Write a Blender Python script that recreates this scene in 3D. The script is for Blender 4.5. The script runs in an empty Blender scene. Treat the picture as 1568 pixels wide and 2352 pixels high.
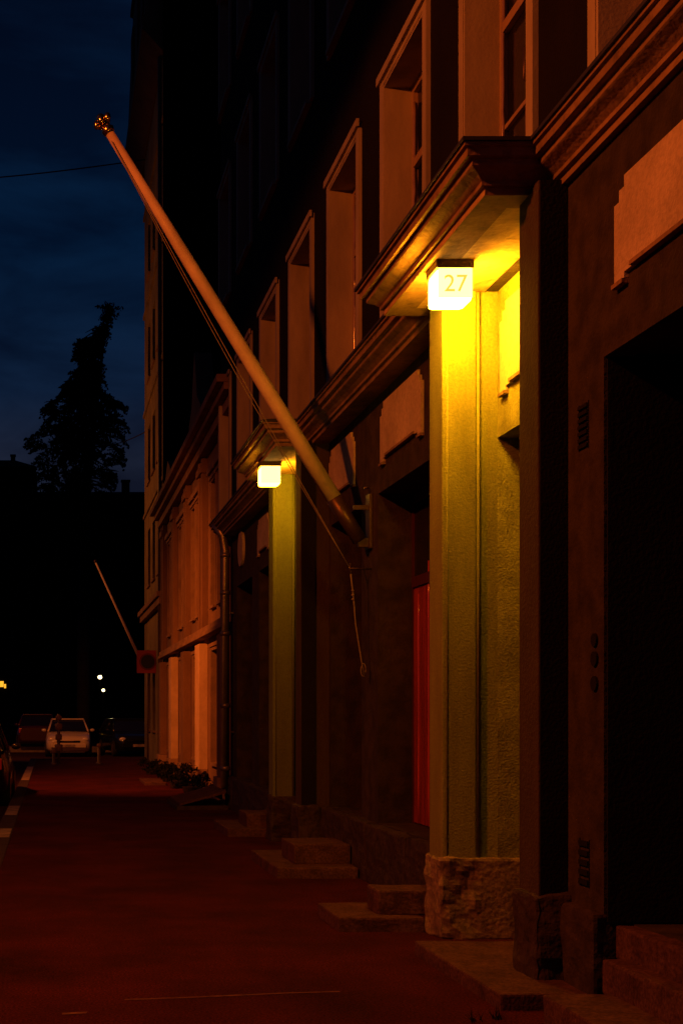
import bpy, bmesh, math, random
from mathutils import Vector, Matrix, noise
random.seed(7)
S = bpy.context.scene
C = S.collection
R = math.radians

# ------------------------------------------------------------------ materials
def mat(name, col, rough=.85, var=.25, vscale=3.0, bump=.0, bscale=60, metal=0, spec=.3, stain=None, coat=0, streak=1, pos=(.3,.7), grain=None):
    m = bpy.data.materials.new(name); m.use_nodes = True
    nt = m.node_tree; n = nt.nodes; l = nt.links
    b = n['Principled BSDF']
    b.inputs['Roughness'].default_value = rough
    b.inputs['Metallic'].default_value = metal
    b.inputs['Specular IOR Level'].default_value = spec
    b.inputs['Coat Weight'].default_value = coat
    tc = n.new('ShaderNodeTexCoord')
    mp = n.new('ShaderNodeMapping'); mp.inputs['Scale'].default_value = (1,1,streak)
    l.new(tc.outputs['Object'], mp.inputs['Vector'])
    nz = n.new('ShaderNodeTexNoise'); nz.inputs['Scale'].default_value = vscale
    nz.inputs['Detail'].default_value = 8; nz.inputs['Roughness'].default_value = .65
    l.new(mp.outputs[0], nz.inputs['Vector'])
    rp = n.new('ShaderNodeValToRGB')
    rp.color_ramp.elements[0].position = pos[0]; rp.color_ramp.elements[1].position = pos[1]
    c2 = stain or tuple(c*(1-var) for c in col)
    rp.color_ramp.elements[0].color = (*c2, 1)
    rp.color_ramp.elements[1].color = (*[min(1, c*(1+var*.5)) for c in col], 1)
    l.new(nz.outputs['Fac'], rp.inputs['Fac']); out = rp.outputs['Color']
    if grain:
        g = n.new('ShaderNodeTexNoise'); g.inputs['Scale'].default_value = grain[0]; g.inputs['Detail'].default_value = 3
        l.new(tc.outputs['Object'], g.inputs['Vector'])
        gr = n.new('ShaderNodeValToRGB'); gr.color_ramp.elements[0].position = grain[1]; gr.color_ramp.elements[1].position = grain[2]
        gr.color_ramp.elements[0].color = (grain[3],)*3+(1,); gr.color_ramp.elements[1].color = (grain[4],)*3+(1,)
        l.new(g.outputs['Fac'], gr.inputs['Fac'])
        mm = n.new('ShaderNodeMixRGB'); mm.blend_type = 'MULTIPLY'; mm.inputs[0].default_value = 1
        l.new(out, mm.inputs[1]); l.new(gr.outputs[0], mm.inputs[2]); out = mm.outputs[0]
    l.new(out, b.inputs['Base Color'])
    if bump:
        n2 = n.new('ShaderNodeTexNoise'); n2.inputs['Scale'].default_value = bscale
        n2.inputs['Detail'].default_value = 6
        l.new(tc.outputs['Object'], n2.inputs['Vector'])
        bp = n.new('ShaderNodeBump'); bp.inputs['Strength'].default_value = bump
        bp.inputs['Distance'].default_value = .02
        l.new(n2.outputs['Fac'], bp.inputs['Height']); l.new(bp.outputs['Normal'], b.inputs['Normal'])
    return m
def emit(name, col, s):
    m = bpy.data.materials.new(name); m.use_nodes = True
    nt = m.node_tree; nt.nodes.clear()
    e = nt.nodes.new('ShaderNodeEmission'); o = nt.nodes.new('ShaderNodeOutputMaterial')
    e.inputs['Color'].default_value = (*col, 1); e.inputs['Strength'].default_value = s
    nt.links.new(e.outputs[0], o.inputs[0]); return m

M = {}
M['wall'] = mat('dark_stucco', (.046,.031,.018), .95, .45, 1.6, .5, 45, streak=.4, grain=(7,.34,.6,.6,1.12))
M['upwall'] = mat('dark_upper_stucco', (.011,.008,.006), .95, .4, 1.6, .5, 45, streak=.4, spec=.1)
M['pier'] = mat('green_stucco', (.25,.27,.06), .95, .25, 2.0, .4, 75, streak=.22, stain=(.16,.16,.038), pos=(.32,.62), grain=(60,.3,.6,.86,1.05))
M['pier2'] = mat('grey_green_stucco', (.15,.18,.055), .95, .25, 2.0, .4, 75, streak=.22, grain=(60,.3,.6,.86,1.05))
M['nearpier'] = mat('shade_toned_stucco', (.060,.038,.020), .95, .4, 2.0, .5, 55, streak=.4)  # darker copy of the pier stucco; the near piers' dimness is in its colour
M['pierdark'] = mat('shade_black_stucco', (.014,.011,.008), .95, .3, 1.5, .4, 55, spec=.1)  # shade of pier and jamb faces as near-black colour; also vents, bells, weeds
M['reveal'] = mat('rough_green_stucco', (.25,.262,.06), .95, .35, 2.2, .6, 75, stain=(.125,.12,.03), pos=(.34,.6), grain=(50,.3,.6,.8,1.06))
M['panel'] = mat('pale_render', (.52,.42,.29), .95, .3, 2.2, .35, 60, grain=(30,.3,.6,.85,1.05))
M['trim'] = mat('cream_window_paint', (.38,.32,.22), .8, .36, 2.5, .15, 50, streak=.3)
M['cornice'] = mat('cornice_render', (.25,.155,.085), .9, .45, 2.2, .4, 40, grain=(14,.3,.5,.7,1.1))
M['soffit'] = mat('soffit_plaster', (.52,.36,.16), .95, .36, 6, .7, 26, grain=(9,.3,.5,.8,1.05))
M['sash'] = mat('sash_paint', (.36,.24,.15), .45, .25, 5, .1, 40)
M['bead'] = mat('glossy_varnish', (.30,.18,.10), .14, .25, 5, spec=.9, coat=1)
M['redbead'] = mat('red_highlight_varnish', (.55,.07,.025), .2, .3, 5, spec=1, coat=1)  # lighter than the door leaf: highlight streaks put into the bead colour
M['glass'] = mat('dark_glass', (.012,.010,.010), .12, .2, 2, .12, 6, spec=.6)
M['black'] = mat('dark_interior', (.008,.006,.005), .9, .3, 2)
M['dark_door'] = mat('dark_door_paint', (.014,.010,.008), .6, .3, 4, .1, 30, spec=.15)
M['red_door'] = mat('red_stained_wood', (.36,.042,.019), .22, .65, 7, .25, 20, spec=.6, streak=.08)
M['redtrim'] = mat('dark_red_frame_paint', (.08,.017,.010), .4, .4, 5, .2, 20, streak=.2)
M['granite'] = mat('granite', (.26,.185,.115), .9, .5, 9, .5, 30, grain=(40,.35,.6,.7,1.12))
M['darkgranite'] = mat('shade_dark_granite', (.050,.032,.026), .9, .55, 9, .9, 24)  # darker granite copy; dimness away from the lamp is put into its colour
M['stone'] = mat('step_stone', (.110,.053,.044), .88, .5, 7, .4, 60, spec=.12, grain=(50,.35,.65,.65,1.2))
M['kerb'] = mat('kerb_stone', (.05,.03,.027), .9, .4, 7, .4, 60)
M['metal'] = mat('galvanised_metal', (.26,.20,.16), .38, .4, 4, .15, 20, metal=.7)
M['flash'] = mat('tar_flashing', (.03,.026,.022), .6, .3, 5, .2, 20)
M['bronze'] = mat('brown_metal', (.10,.06,.035), .4, .3, 10, .1, 30, metal=.6)
M['pole'] = mat('pale_painted_wood', (.62,.48,.38), .5, .25, 3, .2, 25)
M['rope'] = mat('rope', (.25,.19,.14), .9, .2, 20)
M['gold'] = mat('gilded_metal', (.75,.55,.25), .22, .2, 20, metal=1)
M['asphalt'] = mat('asphalt', (.086,.013,.017), .95, .45, 1.1, .9, 120, stain=(.036,.008,.010), spec=.08, grain=(75,.36,.66,.45,1.45))
M['road'] = mat('road_asphalt', (.042,.014,.015), .95, .3, .6, .5, 90, spec=.1)
M['paint'] = mat('plate_and_lit_kerb_white', (.36,.27,.22), .8, .6, 4, .3, 60)
M['chalk'] = mat('faded_chalk', (.15,.06,.045), .95, .6, 14, stain=(.05,.012,.015))
M['b2'] = mat('rose_render', (.20,.115,.07), .95, .4, 1.0, .4, 30, streak=.5)
M['b2pale'] = mat('cream_render', (.54,.39,.25), .95, .35, 1.3, .3, 30)
M['b2trim'] = mat('weathered_trim', (.26,.16,.10), .95, .4, 1.6, .3, 30)
M['b3'] = mat('ochre_render', (.25,.19,.085), .95, .5, .8, .3, 20)
M['fire'] = mat('near_black_brick', (.006,.005,.004), .95, .4, 1.5, .3, 20, spec=.05)  # near-black brick of the blank side wall
M['roof'] = mat('dark_roof_tin', (.012,.011,.011), .8, .3, 1)
M['mansard'] = mat('brown_mansard_tin', (.15,.08,.05), .8, .4, 1)
M['far'] = mat('far_dark_wall', (.006,.006,.006), .95, .4, .3, spec=.05)
M['leaf'] = mat('dark_leaf', (.016,.019,.011), .9, .5, 3, spec=.05)
M['leaf2'] = mat('planter_leaf', (.010,.011,.006), .9, .5, 5, spec=.08)
M['bark'] = mat('bark', (.03,.022,.016), .95, .4, 5, .5, 15)
M['pot'] = mat('clay_pot', (.03,.018,.013), .9, .3, 6, .2, 30)
M['car_light'] = mat('pale_car_paint', (.60,.48,.34), .28, .05, 2, coat=.8)
M['car_red'] = mat('dark_red_car_paint', (.05,.008,.007), .25, .1, 2, coat=.8)
M['car_black'] = mat('black_car_paint', (.010,.009,.009), .25, .1, 2, coat=.5)
M['tyre'] = mat('rubber', (.02,.02,.02), .9, .2, 5)
M['lens'] = mat('lamp_lens', (.7,.6,.5), .15, .1, 5, spec=.8)
M['tail'] = mat('tail_lens', (.5,.03,.02), .2, .1, 5, spec=.7)
M['signred'] = mat('sign_red', (.40,.045,.04), .5, .1, 5)
M['signring'] = mat('sign_ring_red', (.17,.018,.018), .5, .1, 5)
M['signdark'] = mat('sign_dark_blue', (.012,.014,.03), .5, .1, 5)
M['post'] = mat('post_metal', (.13,.10,.09), .5, .4, 6, .1, 20, metal=.3)
M['lampglass'] = emit('glowing_glass', (1,.39,.010), 205)
M['lampglass2'] = emit('dimmer_glowing_glass', (1,.40,.011), 80)
M['numberglass'] = emit('opal_number_glass', (1,.64,.14), 4.4)
M['number'] = emit('number_tint', (1,.68,.08), 1.0)
M['fly'] = emit('far_lamp_glow', (1,.75,.35), 6)
M['flw'] = emit('far_lit_window', (1,.45,.03), 1.3)

# ------------------------------------------------------------------ helpers
ORG = {}
def O(o): return ORG.get(o.name, Vector((0,0,0)))
def BM(): return bmesh.new()
def box(bm, x0,x1,y0,y1,z0,z1, bev=0):
    r = bmesh.ops.create_cube(bm, size=1)
    for v in r['verts']:
        v.co = Vector((x0+(v.co.x+.5)*(x1-x0), y0+(v.co.y+.5)*(y1-y0), z0+(v.co.z+.5)*(z1-z0)))
    if bev:
        es = list({e for v in r['verts'] for e in v.link_edges})
        bmesh.ops.bevel(bm, geom=es, offset=bev, segments=2, affect='EDGES', profile=.6)
    return bm
def tube(bm, pts, rad, n=10, cap=True):
    pts = [Vector(p) for p in pts]
    if not isinstance(rad, (list, tuple)): rad = [rad]*len(pts)
    rings = []
    for i, p in enumerate(pts):
        d = (pts[min(i+1, len(pts)-1)] - pts[max(i-1, 0)]).normalized()
        a = Vector((0,0,1)) if abs(d.z) < .9 else Vector((1,0,0))
        u = d.cross(a).normalized(); w = d.cross(u)
        rings.append([bm.verts.new(p + rad[i]*(math.cos(k*2*math.pi/n)*u + math.sin(k*2*math.pi/n)*w)) for k in range(n)])
    for a, b in zip(rings, rings[1:]):
        for k in range(n):
            f = bm.faces.new((a[k], a[(k+1)%n], b[(k+1)%n], b[k])); f.smooth = True
    if cap:
        bm.faces.new(rings[0]); bm.faces.new(list(reversed(rings[-1])))
    return bm
def prism(bm, A, B):
    a = [bm.verts.new(p) for p in A]; b = [bm.verts.new(p) for p in B]
    bm.faces.new(a); bm.faces.new(list(reversed(b)))
    for i in range(len(a)):
        j = (i+1) % len(a); bm.faces.new((a[i], b[i], b[j], a[j]))
    return bm
def prism_yz(bm, poly, x0, x1): return prism(bm, [(x0,y,z) for y,z in poly], [(x1,y,z) for y,z in poly])
def prism_xz(bm, poly, y0, y1): return prism(bm, [(x,y0,z) for x,z in poly], [(x,y1,z) for x,z in poly])
def ball(bm, c, r, sc=(1,1,1), seg=12):
    q = bmesh.ops.create_uvsphere(bm, u_segments=seg, v_segments=max(6, seg//2), radius=r)
    for v in q['verts']: v.co = Vector((v.co.x*sc[0], v.co.y*sc[1], v.co.z*sc[2])) + Vector(c)
    for f in {f for v in q['verts'] for f in v.link_faces}: f.smooth = True
    return bm
def obj(name, bm, m, parent=None, local=False):
    bmesh.ops.recalc_face_normals(bm, faces=bm.faces[:])
    if parent is not None and not local:
        bmesh.ops.translate(bm, verts=bm.verts[:], vec=-O(parent))
    me = bpy.data.meshes.new(name); bm.to_mesh(me); bm.free()
    o = bpy.data.objects.new(name, me); C.objects.link(o)
    me.materials.append(m)
    if parent is not None:
        o.parent = parent; ORG[o.name] = O(parent)
    return o
def thing(name, label, cat, loc=(0,0,0), group=None):
    o = bpy.data.objects.new(name, None); C.objects.link(o); o.location = loc
    o.empty_display_size = .2
    ORG[o.name] = Vector(loc); o['label'] = label; o['category'] = cat
    if group: o['group'] = group
    return o
def struct(name, bm, m):
    o = obj(name, bm, m); o['kind'] = 'structure'; return o
def rough(bm, amt, sc=5, cuts=7):
    bmesh.ops.subdivide_edges(bm, edges=bm.edges[:], cuts=cuts, use_grid_fill=True)
    bm.normal_update()
    for v in bm.verts:
        p = v.co*sc
        v.co += v.normal*(noise.noise(p)*amt + noise.noise(p*2.7)*amt*.5)
    return bm
def wall_grid(bm, X, depth, ys, zs, opens):
    Y = sorted({*ys, *[v for o in opens for v in o[:2]]}); Z = sorted({*zs, *[v for o in opens for v in o[2:]]})
    ny, nz = len(Y)-1, len(Z)-1
    def solid(i, j):
        if i < 0 or j < 0 or i >= ny or j >= nz: return False
        cy, cz = (Y[i]+Y[i+1])/2, (Z[j]+Z[j+1])/2
        return not any(a < cy < b and c < cz < d for a, b, c, d in opens)
    cache = {}
    def v(x, y, z):
        k = (round(x,5), round(y,5), round(z,5))
        if k not in cache: cache[k] = bm.verts.new((x, y, z))
        return cache[k]
    X2 = X+depth
    for i in range(ny):
        for j in range(nz):
            if not solid(i, j): continue
            a,b,c,d = Y[i],Y[i+1],Z[j],Z[j+1]
            bm.faces.new((v(X,a,c), v(X,a,d), v(X,b,d), v(X,b,c)))
            if not solid(i-1,j): bm.faces.new((v(X,a,c), v(X2,a,c), v(X2,a,d), v(X,a,d)))
            if not solid(i+1,j): bm.faces.new((v(X,b,c), v(X,b,d), v(X2,b,d), v(X2,b,c)))
            if not solid(i,j-1): bm.faces.new((v(X,a,c), v(X,b,c), v(X2,b,c), v(X2,a,c)))
            if not solid(i,j+1): bm.faces.new((v(X,a,d), v(X2,a,d), v(X2,b,d), v(X,b,d)))
    return bm

# ------------------------------------------------------------------ world and camera
w = bpy.data.worlds.new('World'); S.world = w; w.use_nodes = True
nt = w.node_tree; n = nt.nodes; l = nt.links
bg = n['Background']; tc = n.new('ShaderNodeTexCoord'); sp = n.new('ShaderNodeSeparateXYZ')
l.new(tc.outputs['Generated'], sp.inputs[0])
rp = n.new('ShaderNodeValToRGB'); e = rp.color_ramp.elements
e[0].position = 0; e[0].color = (.012,.014,.026,1)
e[1].position = .75; e[1].color = (.0006,.0026,.011,1)
for p, c in ((.19,(.0098,.0142,.031,1)),(.24,(.0036,.0108,.032,1)),(.34,(.0014,.0102,.034,1)),(.46,(.0012,.0062,.0215,1))):
    x = e.new(p); x.color = c
l.new(sp.outputs['Z'], rp.inputs['Fac'])
mp = n.new('ShaderNodeMapping'); mp.inputs['Scale'].default_value = (3.2,3.2,9); mp.inputs['Rotation'].default_value = (0,.16,0)
l.new(tc.outputs['Generated'], mp.inputs['Vector'])
nz = n.new('ShaderNodeTexNoise'); nz.inputs['Scale'].default_value = 2.0; nz.inputs['Detail'].default_value = 7
nz.inputs['Roughness'].default_value = .55; nz.inputs['Distortion'].default_value = .4
l.new(mp.outputs[0], nz.inputs['Vector'])
cr = n.new('ShaderNodeValToRGB'); cr.color_ramp.elements[0].position = .38; cr.color_ramp.elements[1].position = .64
cr.color_ramp.elements[0].color = (.52,.5,.55,1); cr.color_ramp.elements[1].color = (1.25,1.2,1.15,1)
l.new(nz.outputs['Fac'], cr.inputs['Fac'])
mx = n.new('ShaderNodeMixRGB'); mx.blend_type = 'MULTIPLY'; mx.inputs[0].default_value = 1
l.new(rp.outputs[0], mx.inputs[1]); l.new(cr.outputs[0], mx.inputs[2]); l.new(mx.outputs[0], bg.inputs['Color'])
bg.inputs['Strength'].default_value = 1
S.view_settings.view_transform = 'Standard'; S.view_settings.look = 'None'; S.view_settings.exposure = 0

cd = bpy.data.cameras.new('camera'); cam = bpy.data.objects.new('camera', cd); C.objects.link(cam)
cam.location = (0,0,1.5); cam.rotation_euler = (R(90),0,0)
cd.sensor_fit = 'AUTO'; cd.sensor_width = 36; cd.lens = 45.92
cd.shift_x = .2823; cd.shift_y = .1973; cd.clip_end = 2000; cd.clip_start = .05
S.camera = cam

# ------------------------------------------------------------------ street lighting (sodium luminaires along the street)
def spot(name, loc, target, power, size, blend, col, rad=.15):
    d = bpy.data.lights.new(name, 'SPOT'); d.energy = power; d.color = col; d.spot_size = R(size); d.spot_blend = blend
    d.shadow_soft_size = rad
    o = bpy.data.objects.new(name, d); C.objects.link(o); o.location = loc
    o.rotation_euler = (Vector(target)-Vector(loc)).to_track_quat('-Z','Y').to_euler(); return o
SOD = (1,.158,.011)
spot('street_luminaire_light', (-5,5.4,8.1), (-5,5.4,0), 2300, 177, .06, SOD)
spot('street_luminaire_light', (-4.5,22,7.6), (2.9,29.2,1.2), 4900, 62, .9, (1,.185,.016))
spot('street_luminaire_light', (-4.5,42,8.2), (3.0,41,8), 800, 130, .5, (1,.24,.03))
spot('street_luminaire_light', (-3.5,40,8.6), (1.0,51,.5), 2000, 56, .8, (1,.22,.03))

# ------------------------------------------------------------------ ground
b = BM(); box(b,-400,400,-60,700,-.6,-.12); struct('road', b, M['road'])
b = BM(); box(b,-.5,3.6,-6,44,-.118,0); struct('pavement', b, M['asphalt'])
b = BM(); y = -6
while y < 44:
    box(b,-.72,-.502,y,y+.985,-.118,.006,.012); y += 1
struct('kerb', b, M['kerb'])
b = BM(); box(b,-12,9,55,55.4,-.118,.13,.02); struct('kerb', b, M['granite'])
b = BM(); box(b,-12,9,55.4,60,-.118,.05); struct('pavement', b, M['asphalt'])
b = BM()
for (a0,a1) in ((29.5,37),(19.3,21.2),(15.8,17.0)):
    box(b,-.70,-.52,a0,a1,.0095,.0105)
struct('lit_kerb_strip', b, M['paint'])  # pale strips on the dark kerb stand for its lit lengths between car shadows
b = BM()
pts=[(.38,6.83),(.7,6.88),(1.0,6.94),(1.3,7.0),(1.55,7.03)]
for (p,q) in zip(pts,pts[1:]):
    vs=[b.verts.new((p[0],p[1],.004)),b.verts.new((q[0],q[1],.004)),b.verts.new((q[0],q[1]+.03,.004)),b.verts.new((p[0],p[1]+.025,.004))]
    b.faces.new(vs)
vs=[b.verts.new(v) for v in ((.05,6.5,.004),(.17,6.53,.004),(.18,6.57,.004),(.05,6.54,.004))]; b.faces.new(vs)
struct('scuff_marking', b, M['chalk'])

# ------------------------------------------------------------------ main building
WX = 2.9; NX = 2.755
bd = thing('apartment_building','dark green stucco building with cornice, canopied entrances and raised orange panels, nearest on the right','building',(2.9,9,0))
ent = [(7.29,8.765),(13.96,15.43)]
doors = [(4.9,6.56,.45,3.30),(10.02,11.63,.53,3.46),(12.25,13.6,.53,3.46),(17.35,18.3,.5,3.5),(18.95,20.5,.5,3.5)]
wins = []
for fl,(z0,z1) in enumerate(((4.86,6.95),(8.35,10.35),(11.7,13.7))):
    for i in range(-1,7):
        yb = 9.12 + 2.22*i; wins.append((yb-1.22, yb, z0, z1, fl))
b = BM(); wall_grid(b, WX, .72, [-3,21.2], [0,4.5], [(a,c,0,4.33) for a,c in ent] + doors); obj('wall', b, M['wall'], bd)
b = BM(); wall_grid(b, NX, .143, [-3,6.983], [.0,4.329], [(4.95,6.53,.0,3.285)]); obj('projecting_wall', b, M['wall'], bd)
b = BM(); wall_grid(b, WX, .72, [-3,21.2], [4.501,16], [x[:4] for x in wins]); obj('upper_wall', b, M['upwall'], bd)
b = BM(); box(b,3.62,13,-3,21.2,0,15.9); obj('building_core', b, M['black'], bd)
b = BM(); prism_yz(b, [(-3,16.05),(21.3,16.05),(21.3,16.2),(-3,16.2)], 2.5, 13); obj('roof', b, M['roof'], bd)

def window(a, c, z0, z1, X=WX, root=bd, d=.27, sash=M['sash'], trim=M['trim'], fw=.10, bars=True, bead=True):
    b = BM()
    box(b, X-.035,X+.02, a-fw,a-.001, z0-.02,z1+fw); box(b, X-.035,X+.02, c+.001,c+fw, z0-.02,z1+fw)
    box(b, X-.033,X+.02, a-.001,c+.001, z1+.001,z1+fw-.002)
    box(b, X-.06,X-.034, a-fw-.03,c+fw+.03, z1+fw-.05,z1+fw+.02)
    box(b, X-.030,X+d+.06, a,a+.025, z0,z1); box(b, X-.030,X+d+.06, c-.025,c, z0,z1)
    box(b, X-.029,X+d+.06, a+.025,c-.025, z1-.025,z1-.001); box(b, X-.07,X+d+.06, a+.025,c-.025, z0-.03,z0+.02)
    wn = obj('window', b, trim, root)
    b = BM(); x0, x1 = X+d-.06, X+d; A, Cc = a+.026, c-.026; m = (A+Cc)/2; tz = z0+(z1-z0)*.66
    for (p,q) in ((A,A+.055),(m-.05,m-.006),(m+.006,m+.05),(Cc-.055,Cc)): box(b,x0,x1,p,q,z0+.021,z1-.026)
    for (p,q) in ((A+.055,m-.05),(m+.05,Cc-.055)):
        box(b,x0+.002,x1-.002,p,q,z0+.022,z0+.09); box(b,x0+.002,x1-.002,p,q,z1-.09,z1-.027)
        box(b,x0-.004,x1-.002,p,q,tz-.035,tz+.035)
        box(b,x0+.012,x1-.002,p,q,(z0+tz)/2-.015,(z0+tz)/2+.015)
    obj('sash', b, sash, wn)
    b = BM(); box(b, X+d-.02,X+d+.03, A+.01,Cc-.01, z0+.03,z1-.03); obj('pane', b, M['glass'], wn)
    if bead:
        for yy in (A+.062, m-.058, m+.058, Cc-.062):
            b = BM(); zz=[z0+.1]
            while zz[-1] < z1-.2: zz.append(zz[-1]+random.uniform(.06,.16))
            tube(b,[(x0+.006+random.uniform(-.004,.004),yy+random.uniform(-.003,.003),z) for z in zz],[random.uniform(.010,.015) for z in zz],10)
            obj('glazing_bead', b, M['bead'], wn)
    if bars:
        b = BM(); tube(b,[(x0-.012,m,z0+.75),(x0-.04,m,z0+.78),(x0-.04,m,z0+.98),(x0-.012,m,z0+1.01)],.009,8); obj('handle', b, M['bronze'], wn)
    return wn
for (a,c,z0,z1,fl) in wins: window(a,c,z0,z1, bars=(fl==0 and a<13), bead=(fl==0 and a<16))

# cornice swept with canopies
prof = [(.0,4.331),(.18,4.331),(.18,4.372),(.205,4.376),(.205,4.40),(.235,4.425),(.275,4.448),(.283,4.455),(.283,4.487),(.318,4.492),(.322,4.535),(.34,4.538),(.34,4.556)]
flash = [(.30,4.558),(.355,4.558),(.355,4.578),(.2,4.62),(-.02,4.66)]
path = [(2.9,-3),(2.9,7.31),(2.54,7.31),(2.54,9.11),(2.9,9.11),(2.9,13.99),(2.54,13.99),(2.54,15.66),(2.9,15.66),(2.9,21.25)]
def sweep(bm, path, prof):
    rings = []
    P = [Vector((*p,0)) for p in path]
    for i,p in enumerate(P):
        ds = []
        if i>0: ds.append((P[i]-P[i-1]).normalized())
        if i<len(P)-1: ds.append((P[i+1]-P[i]).normalized())
        ns = [Vector((-d.y, d.x, 0)) for d in ds]
        off = ns[0] if len(ns)==1 else ns[0]+ns[1]
        rings.append([bm.verts.new((p.x+off.x*o, p.y+off.y*o, z)) for o,z in prof])
    for a,c in zip(rings,rings[1:]):
        for k in range(len(prof)-1): bm.faces.new((a[k],c[k],c[k+1],a[k+1]))
    bm.faces.new(rings[0]); bm.faces.new(list(reversed(rings[-1])))
b = BM(); sweep(b, path, prof); cor = obj('cornice', b, M['cornice'], bd)
b = BM(); sweep(b, path, flash); obj('flashing', b, M['flash'], cor)
for (p,q) in ((7.13,9.29),(13.81,15.84)):
    b = BM(); box(b,2.358,3.05,p+.002,q-.002,4.334,4.44); obj('soffit', b, M['soffit'], bd)

# piers either side of each entrance
def pier(y0, near, lit=True):
    if near:
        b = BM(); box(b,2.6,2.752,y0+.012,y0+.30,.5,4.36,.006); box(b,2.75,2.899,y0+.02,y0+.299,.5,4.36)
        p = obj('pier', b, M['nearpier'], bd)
        b = BM(); box(b,2.606,2.75,y0,y0+.011,.5,4.355); obj('pier_shade_side', b, M['pierdark'], p)  # thin near-black plate: the face's shade put into colour
        b = BM(); box(b,2.565,2.80,y0-.035,y0+.32,-.01,.535,.03); rough(b,.03,6); obj('pier_base', b, M['darkgranite'], p)
    else:
        b = BM(); box(b,2.6,2.832,y0,y0+.30,.5,4.329,.014); box(b,2.83,2.99,y0+.03,y0+.30,.5,4.328,.006)
        tube(b,[(2.845,y0+.014,.53),(2.845,y0+.014,4.32)],.012,8); tube(b,[(2.635,y0+.002,.53),(2.635,y0+.002,4.32)],.007,8)
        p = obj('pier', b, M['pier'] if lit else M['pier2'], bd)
        b = BM(); box(b,2.578,3.3,y0-.025,y0+.33,-.01,.54,.02)
        bmesh.ops.subdivide_edges(b, edges=b.edges[:], cuts=15, use_grid_fill=True); b.normal_update()
        for v in b.verts:
            q=v.co*6; k=1.0 if v.co.x<2.84 else .16
            v.co += v.normal*k*(.026*noise.noise(q)+.013*noise.noise(q*2.3)+.006*noise.noise(q*5))
        obj('pier_base', b, M['granite'] if lit else M['darkgranite'], p)  # farther base gets the darker copy, fading lamplight painted in
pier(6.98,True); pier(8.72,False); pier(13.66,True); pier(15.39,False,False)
# recessed entrance walls and doors
for (a,c) in ent:
    b = BM(); wall_grid(b,2.98,.5,[a+.002,c-.004],[.0,4.40],[(a+.2,c-.016,.0,3.35)]); obj('entrance_wall', b, M['reveal'], bd)
    b = BM(); box(b,2.898,3.5,c-.014,c-.0045,.05,4.33); obj('entrance_reveal', b, M['reveal'], bd)
    b = BM(); box(b,3.42,3.47,a+.202,c-.018,.08,3.345); dr = obj('door', b, M['dark_door'], bd)
    for z in (.2,1.2):
        b = BM(); box(b,3.405,3.421,a+.4,c-.2,z,z+.85,.006); obj('door_panel', b, M['dark_door'], dr)
    b = BM(); tube(b,[(3.40,a+.5,1.0),(3.37,a+.5,1.02),(3.37,a+.5,1.3),(3.40,a+.5,1.32)],.012,8); obj('door_handle', b, M['bronze'], dr)

# doors and shop windows in the ground floor openings
def fill(a,c,z0,z1,X,m,dark,tz,bead=None):
    b = BM(); box(b,X,X+.05,a+.001,a+.06,z0+.001,z1-.001); box(b,X,X+.05,c-.03,c-.001,z0+.001,z1-.001)
    box(b,X-.012,X+.048,a+.06,c-.03,tz,tz+.09); box(b,X+.001,X+.048,a+.06,c-.03,z1-.09,z1-.002)
    d = obj('door', b, dark, bd)
    b = BM(); k=(c-a-.09)/10
    for i in range(10): box(b,X+.008,X+.04,a+.06+i*k+.002,a+.06+(i+1)*k-.002,z0+.01,tz-.002,.003)
    box(b,X+.02,X+.045,a+.06,c-.03,z0+.01,tz-.003)
    lf = obj('door_leaf', b, m, d)
    if bead:
        for i in (1,4,7,9):
            b = BM(); yy=a+.06+i*k; zz=[z0+.02]
            while zz[-1] < tz-.15: zz.append(zz[-1]+random.uniform(.2,.4))
            tube(b,[(X+.008+random.uniform(-.002,.002),yy,z) for z in zz],[random.uniform(.006,.010) for z in zz],12); obj('door_bead', b, bead, lf)
    b = BM(); box(b,X+.015,X+.04,a+.061,c-.031,tz+.091,z1-.091); obj('transom_pane', b, M['glass'], d)
    b = BM(); tube(b,[(X+.0,a+.22,z0+.95),(X-.05,a+.22,z0+.95),(X-.05,a+.34,z0+.95)],.012,8); obj('door_handle', b, M['bronze'], d)
fill(10.02,11.63,.53,3.46,3.2,M['red_door'],M['redtrim'],2.62,M['redbead'])
fill(4.9,6.56,.45,3.30,3.45,M['dark_door'],M['dark_door'],2.55)
b = BM(); box(b,2.77,3.44,6.518,6.529,.46,3.28); obj('door_jamb_shade', b, M['pierdark'], bd)  # added dark sheet, coloured as the shade on this jamb
def shop(a,c,z0,z1,X):
    b = BM(); m=(a+c)/2
    for (p,q) in ((a+.001,a+.08),(m-.03,m+.03),(c-.08,c-.001)): box(b,X,X+.05,p,q,z0+.001,z1-.001)
    for (p,q) in ((a+.08,m-.03),(m+.03,c-.08)):
        box(b,X+.002,X+.05,p,q,z0+.002,z0+.1); box(b,X+.002,X+.05,p,q,z1-.1,z1-.002); box(b,X+.002,X+.05,p,q,2.45,2.52)
    s = obj('shop_window', b, M['dark_door'], bd)
    b = BM(); box(b,X+.02,X+.04,a+.05,c-.05,z0+.05,z1-.05); obj('pane', b, M['glass'], s)
shop(12.25,13.6,.53,3.46,3.25); shop(17.35,18.3,.5,3.5,3.25); shop(18.95,20.5,.5,3.5,3.25)

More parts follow.
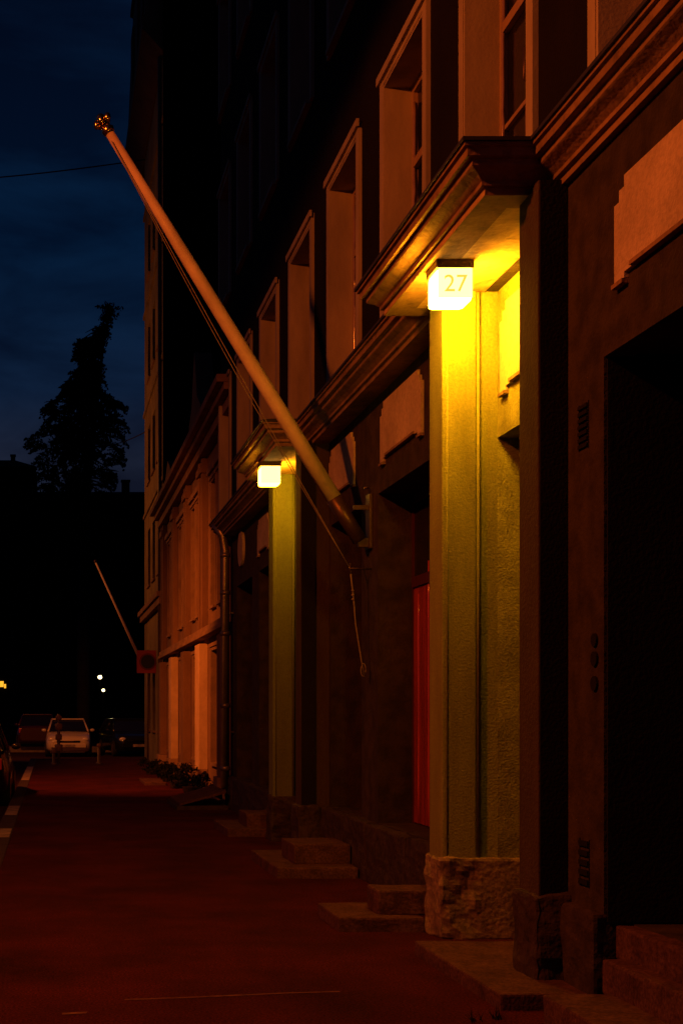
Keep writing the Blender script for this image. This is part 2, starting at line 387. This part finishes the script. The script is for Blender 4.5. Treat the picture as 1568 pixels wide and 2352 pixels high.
# raised panels with stepped corners
def panel(y0,y1,z0,z1,X=WX):
    s=.055; P=[(y0,z0+.02),(y0,z1-2*s),(y0+s,z1-2*s),(y0+s,z1-s),(y0+2*s,z1-s),(y0+2*s,z1)]
    Q=[(y1-2*s,z1),(y1-2*s,z1-s),(y1-s,z1-s),(y1-s,z1-2*s),(y1,z1-2*s),(y1,z0+.02),(y1-2*s,z0+.02),(y1-2*s,z0+.5*s+.02),(y1-3.6*s,z0+.5*s+.02),(y1-3.6*s,z0+s+.02)]
    P2=[(y0+3.6*s,z0+s+.02),(y0+3.6*s,z0+.5*s+.02),(y0+2*s,z0+.5*s+.02),(y0+2*s,z0+.02)]
    b = BM(); prism_yz(b, P+Q+P2, X-.022, X+.005); p = obj('relief_panel', b, M['panel'], bd)
    b = BM()
    for (ya,yb,z) in ((y0-.01,y0+2*s,z0),(y1-2*s,y1+.01,z0),(y0+3.6*s-.01,y1-3.6*s+.01,z0+s)):
        box(b,X-.034,X+.004,ya,yb,z-.004,z+.017)
    obj('panel_lip', b, M['cornice'], p)
panel(5.15,6.36,3.57,4.08,NX); panel(10.2,11.48,3.68,4.22); panel(12.5,13.6,3.68,4.22); panel(17.4,18.35,3.7,4.2)
panel(7.6,8.645,3.60,4.2,2.98); panel(14.3,15.3,3.60,4.2,2.98)
b = BM(); prism_yz(b,[(19.9+.26*math.cos(t*math.pi/12),4.02+.27*math.sin(t*math.pi/12)) for t in range(24)],WX-.04,WX+.01); obj('oval_medallion', b, M['panel'], bd)
def slats(zs,h,yy):
    b = BM()
    for z in zs: box(b,NX-.012,NX+.02,yy+.006,yy+.12,z,z+h)
    box(b,NX-.004,NX+.02,yy,yy+.006,zs[0]-.01,zs[-1]+h+.01); box(b,NX-.004,NX+.02,yy+.12,yy+.126,zs[0]-.01,zs[-1]+h+.01)
    obj('wall_vent', b, M['pierdark'], bd)
slats([2.88+.034*i for i in range(7)],.019,6.71); slats([.617+.05*i for i in range(5)],.027,6.70)
for z,r in ((1.876,.034),(1.78,.038),(1.655,.038)):
    b = BM(); prism_yz(b,[(6.63+r*math.cos(t*math.pi/8),z+r*math.sin(t*math.pi/8)) for t in range(16)],NX-.012,NX+.01)
    obj('doorbell', b, M['pierdark'], bd)
# granite plinth blocks
for (x,a,c,h) in ((2.70,6.52,6.94,.5),(2.8,9.12,10.4,.53),(2.8,10.4,11.7,.52),(2.8,11.7,12.6,.53),(2.8,12.6,13.62,.52),(2.8,15.76,17.2,.5),(2.8,17.2,18.8,.49),(2.8,18.8,20.4,.5),(2.8,20.4,21.2,.5)):
    b = BM(); box(b,x,3.19,a+.006,c-.006,-.02,h,.02); rough(b,.022,5); obj('plinth_block', b, M['darkgranite'], bd)
# drainpipe
b = BM(); tube(b,[(2.6,20.85,4.55),(2.72,20.85,4.35),(2.76,20.85,4.1),(2.76,20.85,.35),(2.66,20.85,.15)],.068,14)
for z in (4.0,3.4,2.75,1.6,.6):
    tube(b,[(2.76,20.85,z),(2.76,20.85,z+.07)],.082,14)
dp = obj('drainpipe', b, M['metal'], bd)
for z in (3.1,1.2):
    b = BM(); box(b,2.75,2.91,20.83,20.87,z,z+.03); obj('pipe_bracket', b, M['bronze'], dp)

# ------------------------------------------------------------------ entrance lamps
def lamp(x,y,label,num,gm):
    t = thing('entrance_lamp', label, 'lamp', (x,y,4.08), 'lit square lamps under the entrance canopies')
    b = BM(); box(b,x-.118,x+.118,y-.118,y+.118,4.28,4.332,.006)
    for sx in (-1,1): ball(b,(x+sx*.09,y-.12,4.305),.009)
    obj('cap', b, M['bronze'], t)
    b = BM(); box(b,x-.112,x+.112,y-.109,y+.112,4.08,4.281,.03); obj('glass_shade', b, gm, t)
    b = BM(); box(b,x-.106,x+.106,y-.1145,y-.1095,4.094,4.279,.002); obj('front_glass', b, M['numberglass'], t)
    if num:
        cu = bpy.data.curves.new('number','FONT'); cu.body='27'; cu.size=.15; cu.align_x='CENTER'; cu.align_y='CENTER'; cu.extrude=.001; cu.offset=.0003
        tmp = bpy.data.objects.new('tmp_number', cu); C.objects.link(tmp)
        bpy.context.view_layer.update()
        me = bpy.data.meshes.new_from_object(tmp.evaluated_get(bpy.context.evaluated_depsgraph_get()))
        bpy.data.objects.remove(tmp)
        b = BM(); b.from_mesh(me)
        bmesh.ops.rotate(b, cent=(0,0,0), matrix=Matrix.Rotation(R(90),3,'X'), verts=b.verts[:])
        bmesh.ops.translate(b, vec=(x,y-.1165,4.178), verts=b.verts[:])
        obj('house_number', b, M['number'], t)
lamp(2.51,8.25,'lit square glass lamp numbered 27 under the nearest entrance canopy',True,M['lampglass'])
lamp(2.45,14.75,'lit square glass lamp without readable number under the farther entrance canopy',False,M['lampglass2'])

# ------------------------------------------------------------------ stone steps
def steps(label, blocks):
    x = blocks[0]; t = thing('entrance_steps', label, 'steps', ((x[0]+x[1])/2,(x[2]+x[3])/2,0), 'stone steps along the facade')
    for bl in blocks:
        b = BM(); box(b,*bl,.014); rough(b,.008,5,4); obj('step', b, M['stone'], t)
steps('low stone slab in front of the lit doorway beneath the lamp numbered 27', [(2.26,3.35,6.6,8.16,-.02,.085)])
steps('two stone steps beside the far side of the lit granite pier, below the red door', [(1.97,2.56,8.98,9.72,-.02,.10),(2.27,2.79,9.10,9.42,.095,.27)])
steps('stone slab with one block on it, second steps beyond the lit pier, below the flagpole', [(2.05,2.79,11.9,13.5,-.02,.10),(2.26,2.785,12.2,12.9,.095,.28)])
steps('farthest stone steps, past the pier under the second lamp', [(2.14,2.79,15.95,17.3,-.02,.10),(2.4,2.785,16.1,16.8,.095,.27)])
steps('nearest stone steps at the lower right corner, leading to a dark door', [(2.36,3.5,4.9,6.3,-.02,.15),(2.69,3.5,4.95,6.40,.13,.30),(2.80,3.5,5.0,6.51,.28,.449)])

# ------------------------------------------------------------------ flagpoles
fp = thing('flagpole','long pale flagpole slanting up from the facade with gilded finial and halyard','flagpole',(2.88,11.93,3.0))
FY=11.9; B0=Vector((2.80,FY,3.08)); T0=Vector((.52,FY,6.80)); D=(T0-B0).normalized()
b = BM(); tube(b,[B0+D*.40, B0+D*1.5, B0+D*3, T0],[.070,.066,.056,.040],20); obj('pole', b, M['pole'], fp)
b = BM(); tube(b,[B0-D*.0,B0+D*.004,B0+D*.45,B0+D*.452],[.056,.064,.0725,.066],20); obj('socket', b, M['bronze'], fp)
b = BM(); box(b,2.87,2.898,11.82,11.98,3.0,3.5,.006); box(b,2.78,2.88,11.88,11.92,3.02,3.10); box(b,2.74,2.88,11.88,11.92,3.36,3.40)
tube(b,[(2.88,11.9,3.56),(2.84,11.9,3.56)],.012,8); obj('wall_bracket', b, M['bronze'], fp)
b = BM(); tube(b,[T0-D*.01,T0+D*.03,T0+D*.05,T0+D*.09],[.05,.062,.045,.04],14)
for k in range(5):
    a=k*2*math.pi/5; u=D.cross(Vector((0,1,0))).normalized(); v=Vector((0,1,0))
    c=T0+D*.115+.06*(math.cos(a)*u+math.sin(a)*v); ball(b,c,.033,(1,1,1.3),10)
ball(b,T0+D*.15,.042); obj('finial', b, M['gold'], fp)
b = BM(); cl=Vector((2.70,FY-.05,2.82))
def sag(p,q,s,n=14): return [p.lerp(q,i/n)+Vector((0,0,-s*math.sin(math.pi*i/n))) for i in range(n+1)]
tube(b,sag(T0+Vector((.02,-.05,-.10)),cl,.03),.0042,6); tube(b,sag(T0+Vector((.06,-.02,-.16)),cl+Vector((0,.03,.02)),.09),.0036,6)
tube(b,[cl,cl+Vector((.03,0,-.25)),cl+Vector((.05,0,-.5)),cl+Vector((.10,0,-.82)),cl+Vector((.13,0,-.98))],.0065,6)
loop=[cl+Vector((.12+.022*math.cos(t),0,-.92+.06*math.sin(t))) for t in [k*math.pi/6 for k in range(13)]]
tube(b,loop,.005,6)
for z in (-.2,-.24,-.28): ball(b,cl+Vector((.025,0,z)),.014,(1,1,.8),8)
obj('halyard', b, M['rope'], fp)
b = BM(); tube(b,[(2.9,FY-.02,2.82),(2.69,FY-.05,2.82)],.009,8); tube(b,[(2.70,FY-.05,2.87),(2.70,FY-.05,2.77)],.009,8); obj('cleat', b, M['bronze'], fp)

f2 = thing('flagpole','thin distant flagpole slanting from the tall far building above the square sign','flagpole',(3.1,44,3.1))
b = BM(); tube(b,[(3.1,43.8,3.0),(1.48,44.3,6.64)],[.055,.03],10); obj('pole', b, M['pole'], f2)
b = BM(); ball(b,(1.47,44.3,6.68),.06); obj('finial', b, M['bronze'], f2)

# ------------------------------------------------------------------ second building
b2 = thing('house','two storey rose rendered house with gable and bright ground floor piers, beyond the drainpipe','house',(3.1,29,0))
X2=3.1
wu=[(23.6,24.3),(24.6,25.3),(27.2,27.85),(28.15,28.8),(30.1,30.7),(31.0,31.65),(33.1,33.75),(34.1,34.75)]
wl=[(24.1,25.3),(27.3,28.5),(30.2,31.4),(33.3,34.6)]
op=[(a,c,3.55,6.0) for a,c in wu]+[(a,c,.55,2.75) for a,c in wl]
b = BM(); wall_grid(b,X2,.5,[21.25,35.9],[0,7.0],op); obj('wall', b, M['b2'], b2)
b = BM(); box(b,3.58,12,21.26,35.88,0,6.9); obj('building_core', b, M['black'], b2)
for (a,c) in wu:
    window(a,c,3.55,6.0,X2,b2,.25,M['dark_door'],M['b2trim'],.07,False,False)
    b = BM(); box(b,3.0,3.099,a-.12,c+.12,6.12,6.24,.01); obj('window_hood', b, M['b2trim'], b2)
for (a,c) in wl: window(a,c,.55,2.75,X2,b2,.25,M['dark_door'],M['b2trim'],.09,False,False)
for (a,c) in ((22.7,23.2),(26.0,26.75),(29.1,29.7),(32.1,32.7),(35.2,35.85)):
    pale = a in (26.0,32.1)
    b = BM(); box(b,2.92,3.099,a,c,.4,2.9,.01); gp = obj('ground_pier', b, M['b2pale'] if pale else M['b2'], b2)
    b = BM(); box(b,2.86,3.099,a-.03,c+.03,0,.398,.02); obj('pier_foot', b, M['b2trim'], gp)
    b = BM(); box(b,2.98,3.1,a+.02,a+.20,3.20,6.6,.01); box(b,2.98,3.1,c-.20,c-.02,3.20,6.6,.01); box(b,3.04,3.1,a+.20,c-.20,3.20,6.6); box(b,2.94,3.1,a-.02,c+.02,6.3,6.45,.01); obj('pilaster', b, M['b2'], b2)
b = BM(); box(b,2.90,3.1,21.3,35.9,3.002,3.08,.01); box(b,2.94,3.1,21.3,35.9,3.082,3.19,.01); obj('belt_course', b, M['b2trim'], b2)
b = BM(); box(b,2.92,3.1,21.3,35.9,6.62,6.80,.01); box(b,2.80,3.1,21.3,35.9,6.802,6.92,.01); box(b,2.68,3.12,21.3,35.9,6.922,7.05,.01); obj('cornice', b, M['b2trim'], b2)
b = BM(); prism_yz(b,[(25.0,7.06),(27.4,7.06),(27.2,7.5),(26.7,7.75),(26.35,8.5),(26.2,8.75),(26.05,8.5),(25.7,7.75),(25.2,7.5)],2.85,3.2); obj('gable', b, M['b2'], b2)
b = BM(); prism_yz(b,[(31.2,7.06),(33.2,7.06),(33.0,7.35),(32.2,7.75),(31.4,7.35)],2.85,3.2); obj('gable', b, M['b2'], b2)
b = BM()
vs=[b.verts.new(v) for v in ((2.75,21.3,7.06),(2.75,35.88,7.06),(7.5,35.88,9.0),(7.5,21.3,9.0))]; b.faces.new(vs); obj('roof', b, M['roof'], b2)

# ------------------------------------------------------------------ tall third building
b3 = thing('apartment_building','tall ochre building with dark blank side wall and overhanging mansard, rising behind the house','building',(3.1,40,0))
cols=[(37.3,38.3),(39.3,40.3),(41.2,42.2)]
op=[(a,c,z,z+1.8) for a,c in cols for z in (1.0,5.6,8.9,12.2,15.5)]
b = BM(); wall_grid(b,3.1,.4,[36.02,43.8],[0,20.3],op); obj('wall', b, M['b3'], b3)
b = BM(); box(b,3.49,3.52,36.1,43.7,.2,20.2); obj('dark_interior', b, M['black'], b3)
b = BM(); box(b,3.06,16,35.95,36.0,0,27); box(b,3.55,16,36.0,43.79,0,26.4); obj('side_wall', b, M['fire'], b3)
for (a,c,z,q) in op:
    b = BM(); box(b,3.25,3.3,a+.001,a+.07,z,q-.001); box(b,3.25,3.3,c-.07,c-.001,z,q-.001); box(b,3.251,3.3,a+.07,c-.07,z+1.1,z+1.17); box(b,3.04,3.25,a-.06,c+.06,z-.06,z-.002); obj('window', b, M['b2trim'], b3)
b = BM(); box(b,2.95,3.1,36.01,43.9,4.55,4.75,.01); box(b,2.88,3.1,36.02,44.0,4.752,4.9,.01); obj('belt_course', b, M['b2trim'], b3)
for k,z in enumerate((8.0,11.4,14.7,18.0)):
    b = BM(); box(b,3.05,3.1,36.01,43.85,z,z+.12); obj('string_course', b, M['b3'], b3)
b = BM(); prism_xz(b,[(3.54,19.9),(3.06,19.9),(2.56,20.45),(2.50,20.5),(2.50,20.85),(2.58,20.9),(2.78,25.4),(2.68,25.45),(2.70,25.7),(2.86,26.9),(3.54,26.9)],36.2,44.9); up=obj('mansard_roof', b, M['mansard'], b3)
for a in (37,39.3,41.6):
    b = BM(); box(b,2.56,3.0,a,a+.9,21.4,23.4); obj('dormer_window', b, M['mansard'], up)
b = BM(); tube(b,[(3.02,36.6,19.9),(3.02,36.6,.4)],.06,10); obj('drainpipe', b, M['post'], b3)

# ------------------------------------------------------------------ far dark houses beyond the crossing
def farhouse(label,x0,x1,y0,y1,h,rh,lit=()):
    t = thing('far_house',label,'house',((x0+x1)/2,(y0+y1)/2,0))
    b = BM(); box(b,x0,x1,y0,y1,-.1,h); obj('wall', b, M['far'], t)
    b = BM()
    ym=(y0+y1)/2
    a=[b.verts.new(v) for v in ((x0-.3,y0-.3,h+.002),(x1+.3,y0-.3,h+.002),(x1+.3,y1+.3,h+.002),(x0-.3,y1+.3,h+.002),(x0+1.2,ym,h+rh),(x1-1.2,ym,h+rh))]
    for f in ((0,1,5,4),(1,2,5),(2,3,4,5),(3,0,4),(0,3,2,1)): b.faces.new([a[i] for i in f])
    rf=obj('roof', b, M['far'], t)
    b = BM(); cx=x0+(x1-x0)*.9; box(b,cx,cx+.3,ym-.2,ym+.2,h,h+rh+.25); box(b,cx-.04,cx+.34,ym-.24,ym+.24,h+rh+.25,h+rh+.35); obj('chimney', b, M['far'], rf)
    b = BM(); cx=x0+(x1-x0)*.56; box(b,cx,cx+.5,y0+.2,y0+.6,h-.2,h+.9); box(b,cx-.05,cx+.55,y0+.15,y0+.65,h+.9,h+1.0); obj('chimney', b, M['far'], rf)
    xx=x0+1
    while xx<x1-1.2:
        z=1.2
        while z<h-2:
            b = BM(); box(b,xx-.06,xx+1.06,y0-.04,y0,z-.06,z+1.66); wn=obj('window', b, M['far'], t)
            z+=3.1
        xx+=2.3
    for (lx,lz,lw,lh) in lit:
        b = BM(); box(b,lx,lx+lw,y0-.10,y0-.05,lz,lz+lh); obj('lit_window', b, M['flw'], t)
farhouse('black far house at the left edge with small glowing yellow window panes',-16,-1.3,82,94,17.0,1.6,((-3.6,3.12,.30,.42),(-3.27,3.2,.24,.36),(-3.0,3.12,.12,.26)))
farhouse('black far house straight ahead, behind the conifer, with a low roof',-2.5,10,84,96,15.6,1.2)

# ------------------------------------------------------------------ conifer
tr = thing('conifer_tree','tall ragged conifer with bent tip silhouetted against the blue sky at the street end','tree',(1.5,62,-.1))
b = BM(); tube(b,[(1.5,62,-.1),(1.5,62,6),(1.6,62,12),(2.2,62,17),(2.55,62,20)],[.35,.3,.2,.1,.03],10)
ol=[(708,250,257),(735,240,255),(760,226,250),(775,206,247),(790,172,242),(806,178,234),(822,166,226),(838,190,240),(860,166,230),(880,152,246),(900,140,228),(918,132,256),(932,104,280),(944,96,290),(960,122,270),(980,90,296),(1000,104,280),(1012,58,292),(1030,66,272),(1045,92,282),(1062,76,286),(1090,92,266),(1110,76,260),(1130,96,254),(1200,80,280),(1300,85,290),(1420,95,270)]
def pw(px,py,Y): return ((px-120)*Y/3000, 1.5-(py-1640)*Y/3000)
def outline():
    k=random.uniform(0,len(ol)-1.001); j=int(k); f=k-j
    return [ol[j][q]*(1-f)+ol[j+1][q]*f for q in range(3)]
for i in range(90):
    py,L,Rr=outline()
    px=random.choice((L,Rr)); x,z=pw(px,py,62); 
    tz=max(z+random.uniform(-.3,.8),1); tx=1.5 if tz<10 else 1.5+(tz-10)*.105
    yo=random.uniform(-1.2,1.2)
    tube(b,[(tx,62,tz),((tx+x)/2,62+yo*.6,(tz+z)/2+.1),(x,62+yo,z)],[.05,.03,.012],5)
obj('trunk', b, M['bark'], tr)
b = BM()
def leafclump(b,c,r,n,s,zs=.8):
    for _ in range(n):
        d=Vector((random.gauss(0,1),random.gauss(0,1),random.gauss(0,zs))); d=d.normalized()*r*random.random()**.5
        p=Vector(c)+d; u=Vector((random.gauss(0,1),random.gauss(0,1),random.gauss(0,1))).normalized()
        v=u.cross(Vector((random.gauss(0,1),random.gauss(0,1),random.gauss(0,1)))).normalized()
        q=s*random.uniform(.6,1.5)
        vs=[b.verts.new(p+u*q),b.verts.new(p+v*q*.5),b.verts.new(p-u*q),b.verts.new(p-v*q*.5)]; b.faces.new(vs)
for i in range(560):
    py,L,Rr=outline(); t=random.triangular(.06,.94,.5)
    px=L+(Rr-L)*t
    x,z=pw(px,py,62); wd=(Rr-L)*62/3000
    r=min(.30,.19*wd)
    leafclump(b,(x,62+random.uniform(-.4,.4)*wd,z),r,10+int(64*r),.045+.22*r)
for i in range(260):
    # drooping sprays at the ends of the branches
    py,L,Rr=outline(); s=-1 if random.random()<.5 else 1
    px=(L if s<0 else Rr); x,z=pw(px,py,62); ln=random.uniform(.3,.8); dz=random.uniform(-.55,-.05); z0=z+.2
    for k in range(8):
        f=k/7; leafclump(b,(x+s*(f-.85)*ln,62+random.uniform(-.15,.15),z0+dz*f*f),.11*(1.15-f)+.02,6,.07)
obj('crown', b, M['leaf'], tr)

# ------------------------------------------------------------------ cables
def wire(label,p,q,s,r=.012):
    b = BM(); tube(b,sag(Vector(p),Vector(q),s,20),r,6); o=obj('overhead_cable', b, M['flash']); o['label']=label; o['category']='cable'
wire('long thin black cable crossing the blue sky from the tall building to the left',(3.05,43,19.75),(-8,38,16.9),.25,.02)
wire('short thin black cable low in the sky just left of the tall building',(3.12,43.5,10.9),(1.9,60,13.9),.2,.018)

# ------------------------------------------------------------------ sign, posts
sg = thing('no_parking_sign','square red sign with dark disc on a tall thin post beside the far house','sign',(2.86,39,0))
b = BM(); tube(b,[(2.86,39.03,-.01),(2.86,39.03,3.42)],.03,10); obj('post', b, M['post'], sg)
b = BM(); box(b,2.53,3.18,38.97,38.99,2.72,3.40,.008); pl=obj('plate', b, M['signred'], sg)
def disc(b,c,r,y0,y1,n=28):
    prism(b,[(c[0]+r*math.cos(k*2*math.pi/n),y0,c[1]+r*math.sin(k*2*math.pi/n)) for k in range(n)],[(c[0]+r*math.cos(k*2*math.pi/n),y1,c[1]+r*math.sin(k*2*math.pi/n)) for k in range(n)])
b = BM(); disc(b,(2.855,3.06),.255,38.963,38.969); obj('ring', b, M['signring'], pl)
b = BM(); disc(b,(2.855,3.06),.205,38.955,38.962); obj('disc', b, M['signdark'], pl)

bp = thing('signal_post','slim banded post, tallest of the posts, standing before the pale car','post',(.2,39,0))
b = BM(); tube(b,[(.2,39,-.01),(.2,39,1.5)],.045,12); obj('shaft', b, M['post'], bp)
for z,r,h in ((1.32,.09,.14),(1.02,.11,.2),(.72,.10,.18),(.38,.12,.22)):
    b = BM(); tube(b,[(.2,39,z),(.2,39,z+.02),(.2,39,z+h-.02),(.2,39,z+h)],[r*.7,r,r,r*.7],12); obj('band', b, M['b2trim'], bp)
def bollard(x,y,h,label):
    t = thing('bollard',label,'bollard',(x,y,0),'low posts at the crossing')
    b = BM(); tube(b,[(x,y,-.01),(x,y,.06),(x,y,.07),(x,y,h-.1)],[.09,.09,.05,.05],12); obj('shaft', b, M['post'], t)
    b = BM(); tube(b,[(x,y,h-.1),(x,y,h-.08),(x,y,h-.02),(x,y,h)],[.052,.065,.065,.03],12); obj('cap', b, M['b2trim'], t)
bollard(1.4,39,.62,'low single bollard right of the pale car'); bollard(.05,38.6,.45,'short bollard close to the tall banded post')

# ------------------------------------------------------------------ cars
def car(label,loc,rot,paint,L=4.1):
    t = thing('parked_car',label,'car',loc,'parked cars'); t.rotation_euler=(0,0,rot)
    k=L/4.1
    st=[(-2.05,.60,.36,.60),(-1.97,.76,.24,.72),(-1.7,.83,.20,.80),(-1.2,.86,.19,.90),(-.8,.87,.19,.96),(.5,.87,.19,.97),(1.6,.86,.2,.98),(1.95,.80,.24,.95),(2.06,.70,.36,.86)]
    b=BM(); rings=[]
    for y,w_,zb,zt in st:
        zm=(zb+zt)/2
        pr=[(-w_*.9,zb),(-w_,zb+.12),(-w_,zm+.08),(-w_*.93,zt-.03),(-w_*.8,zt),(0,zt+.02),(w_*.8,zt),(w_*.93,zt-.03),(w_,zm+.08),(w_,zb+.12),(w_*.9,zb)]
        rings.append([b.verts.new((x,y*k,z)) for x,z in pr])
    for a,c in zip(rings,rings[1:]):
        for i in range(len(a)):
            f=b.faces.new((a[i],a[(i+1)%len(a)],c[(i+1)%len(a)],c[i])); f.smooth=True
    b.faces.new(rings[0]); b.faces.new(list(reversed(rings[-1])))
    body=obj('body',b,paint,t,True)
    b=BM()
    lo=[b.verts.new((s*.76,y*k,.955)) for y in (-.95,1.95) for s in (-1,1)]
    hi=[b.verts.new((s*.60,y*k,1.40)) for y in (-.25,1.40) for s in (-1,1)]
    for f in ((lo[0],lo[1],hi[1],hi[0]),(lo[2],lo[3],hi[3],hi[2]),(lo[0],lo[2],hi[2],hi[0]),(lo[1],lo[3],hi[3],hi[1])): b.faces.new(f)
    obj('windows',b,M['glass'],t,True)
    b=BM(); box(b,-.61,.61,-.30*k,1.45*k,1.395,1.45,.02); rf=obj('roof',b,paint,t,True)
    for s in (-1,1):
        b=BM(); tube(b,[(s*.765,-.95*k,.955),(s*.605,-.25*k,1.41)],.035,6); obj('front_pillar',b,paint,rf,True)
        b=BM(); tube(b,[(s*.765,1.95*k,.955),(s*.605,1.4*k,1.41)],.045,6); obj('rear_pillar',b,paint,rf,True)
        b=BM(); tube(b,[(s*.772,.45*k,.955),(s*.612,.45*k,1.41)],.03,6); obj('door_pillar',b,paint,rf,True)
    for s in (-1,1):
        for y in (-1.28,1.28):
            b=BM(); tube(b,[(s*.70,y*k,.31),(s*.73,y*k,.31),(s*.86,y*k,.31),(s*.885,y*k,.31)],[.28,.31,.31,.28],20); wh=obj('tyre',b,M['tyre'],t,True)
            b=BM(); tube(b,[(s*.84,y*k,.31),(s*.892,y*k,.31)],[.2,.19],16); obj('rim',b,M['metal'],wh,True)
        b=BM(); ball(b,(s*.62,-1.96*k,.66),.1,(1.4,.7,.85)); obj('headlight',b,M['lens'],t,True)
        b=BM(); box(b,s*.66-.1,s*.66+.1,1.98*k,2.05*k,.66,.86,.02); obj('tail_light',b,M['tail'],t,True)
        b=BM(); ball(b,(s*.93,-.65*k,1.0),.08,(1.2,.7,.8)); obj('mirror',b,paint,t,True)
    b=BM(); box(b,-.66,.66,-2.09*k,-1.99*k,.36,.5,.02); obj('bumper',b,paint,t,True)
    b=BM(); box(b,-.45,.45,-2.05*k,-1.98*k,.53,.62,.01); obj('grille',b,M['tyre'],t,True)
    b=BM(); box(b,-.25,.25,-2.105*k,-2.085*k,.38,.48); obj('number_plate',b,M['paint'],t,True)
    return t
car('pale hatchback parked facing the street, middle of the far cars',(.62,51,-.12),0,M['car_light'])
car('dark red car half hidden left behind the pale hatchback',(-.62,56.5,.05),R(180),M['car_red'],4.3)
car('black car parked right of the pale hatchback by the tall building',(3.0,51.5,-.12),R(8),M['car_black'],4.3)
car('black car parked along the kerb at the left edge',(-1.62,24.5,-.12),R(180),M['car_black'],4.3)

# ------------------------------------------------------------------ far lamps
def farlamp(x,y,z,label,r=.13):
    t = thing('street_lamp',label,'street lamp',(x,y,-.12),'small lit lamps far down the street')
    b=BM(); tube(b,[(x,y,-.12),(x,y,z-.1)],[.06,.04],8); obj('post',b,M['far'],t)
    b=BM(); ball(b,(x,y,z),r); obj('globe',b,M['fly'],t)
    b=BM(); tube(b,[(x,y,z+r*.8),(x,y,z+r*1.3)],[r*1.3,r*.4],10); obj('hood',b,M['post'],t)
farlamp(2.75,75,3.62,'small lit street lamp, upper of the two at the street end',.12)
farlamp(2.75,70,2.78,'small lit street lamp, lower of the two at the street end',.085)

# ------------------------------------------------------------------ plants and hatch by the second house
def shrub(x,y,h,label,n=22):
    t = thing('potted_shrub',label,'plant',(x,y,0),'shrubs in pots before the rose house')
    b=BM(); tube(b,[(x,y,-.005),(x,y,.02),(x,y,.14),(x,y,.16)],[.14,.15,.19,.19],14); obj('pot',b,M['pot'],t)
    b=BM()
    for i in range(n): leafclump(b,(x+random.gauss(0,.17),y+random.gauss(0,.45),.14+random.random()*h),.10,26,.035)
    for i in range(6): tube(b,[(x,y,.12),(x+random.gauss(0,.12),y+random.gauss(0,.12),.14+h)],[.012,.005],5)
    obj('foliage',b,M['leaf2'],t)
shrub(2.6,24.2,.24,'nearest potted shrub before the rose house, just past the cellar hatch')
shrub(2.55,26.4,.30,'second nearest and tallest potted shrub before the rose house')
shrub(2.6,29.0,.22,'third potted shrub before the rose house, beyond the tallest one')
shrub(2.5,32.5,.22,'farthest and smallest potted shrub before the rose house')
ch = thing('cellar_hatch','dark sloping cellar hatch on the pavement by the drainpipe','hatch',(2.3,21,0))
b=BM(); prism_yz(b,[(20.4,-.01),(22.2,-.01),(22.2,.06),(20.4,.06)],1.95,2.75); obj('frame',b,M['darkgranite'],ch)
b=BM()
for i in range(5):
    y0=20.45+i*.33
    a=[b.verts.new(v) for v in ((2.0,y0,.063),(2.0,y0+.325,.063),(2.72,y0+.325,.26),(2.72,y0,.26),(2.0,y0,.10),(2.0,y0+.325,.10),(2.72,y0+.325,.30),(2.72,y0,.30))]
    for f in ((0,1,2,3),(4,7,6,5),(0,4,5,1),(1,5,6,2),(2,6,7,3),(3,7,4,0)): b.faces.new([a[k] for k in f])
obj('lid',b,M['stone'],ch)
sl = thing('stone_slab','low flat stone slab on the pavement before the potted shrubs','slab',(2.15,28.2,0))
b=BM(); box(b,1.95,2.4,27.4,29.2,-.01,.07,.015); rough(b,.01,4,3); obj('slab',b,M['stone'],sl)
# weeds at lower right
for i,(x,y,lb) in enumerate(((2.06,6.36,'small dark weed tuft at the foot of the slab, left one'),(2.19,6.42,'small dark weed tuft at the foot of the slab, right one'))):
    b=BM()
    for k in range(12):
        a=random.uniform(0,6.28); h=random.uniform(.03,.08); r=random.uniform(.02,.07)
        p=Vector((x+random.gauss(0,.02),y+random.gauss(0,.02),0)); q=p+Vector((math.cos(a)*r,math.sin(a)*r,h)); u=Vector((-math.sin(a),math.cos(a),0))*.005
        b.faces.new([b.verts.new(p-u),b.verts.new(p+u),b.verts.new(q)])
    o=obj('weed_tuft',b,M['pierdark']); o['label']=lb; o['category']='weed'
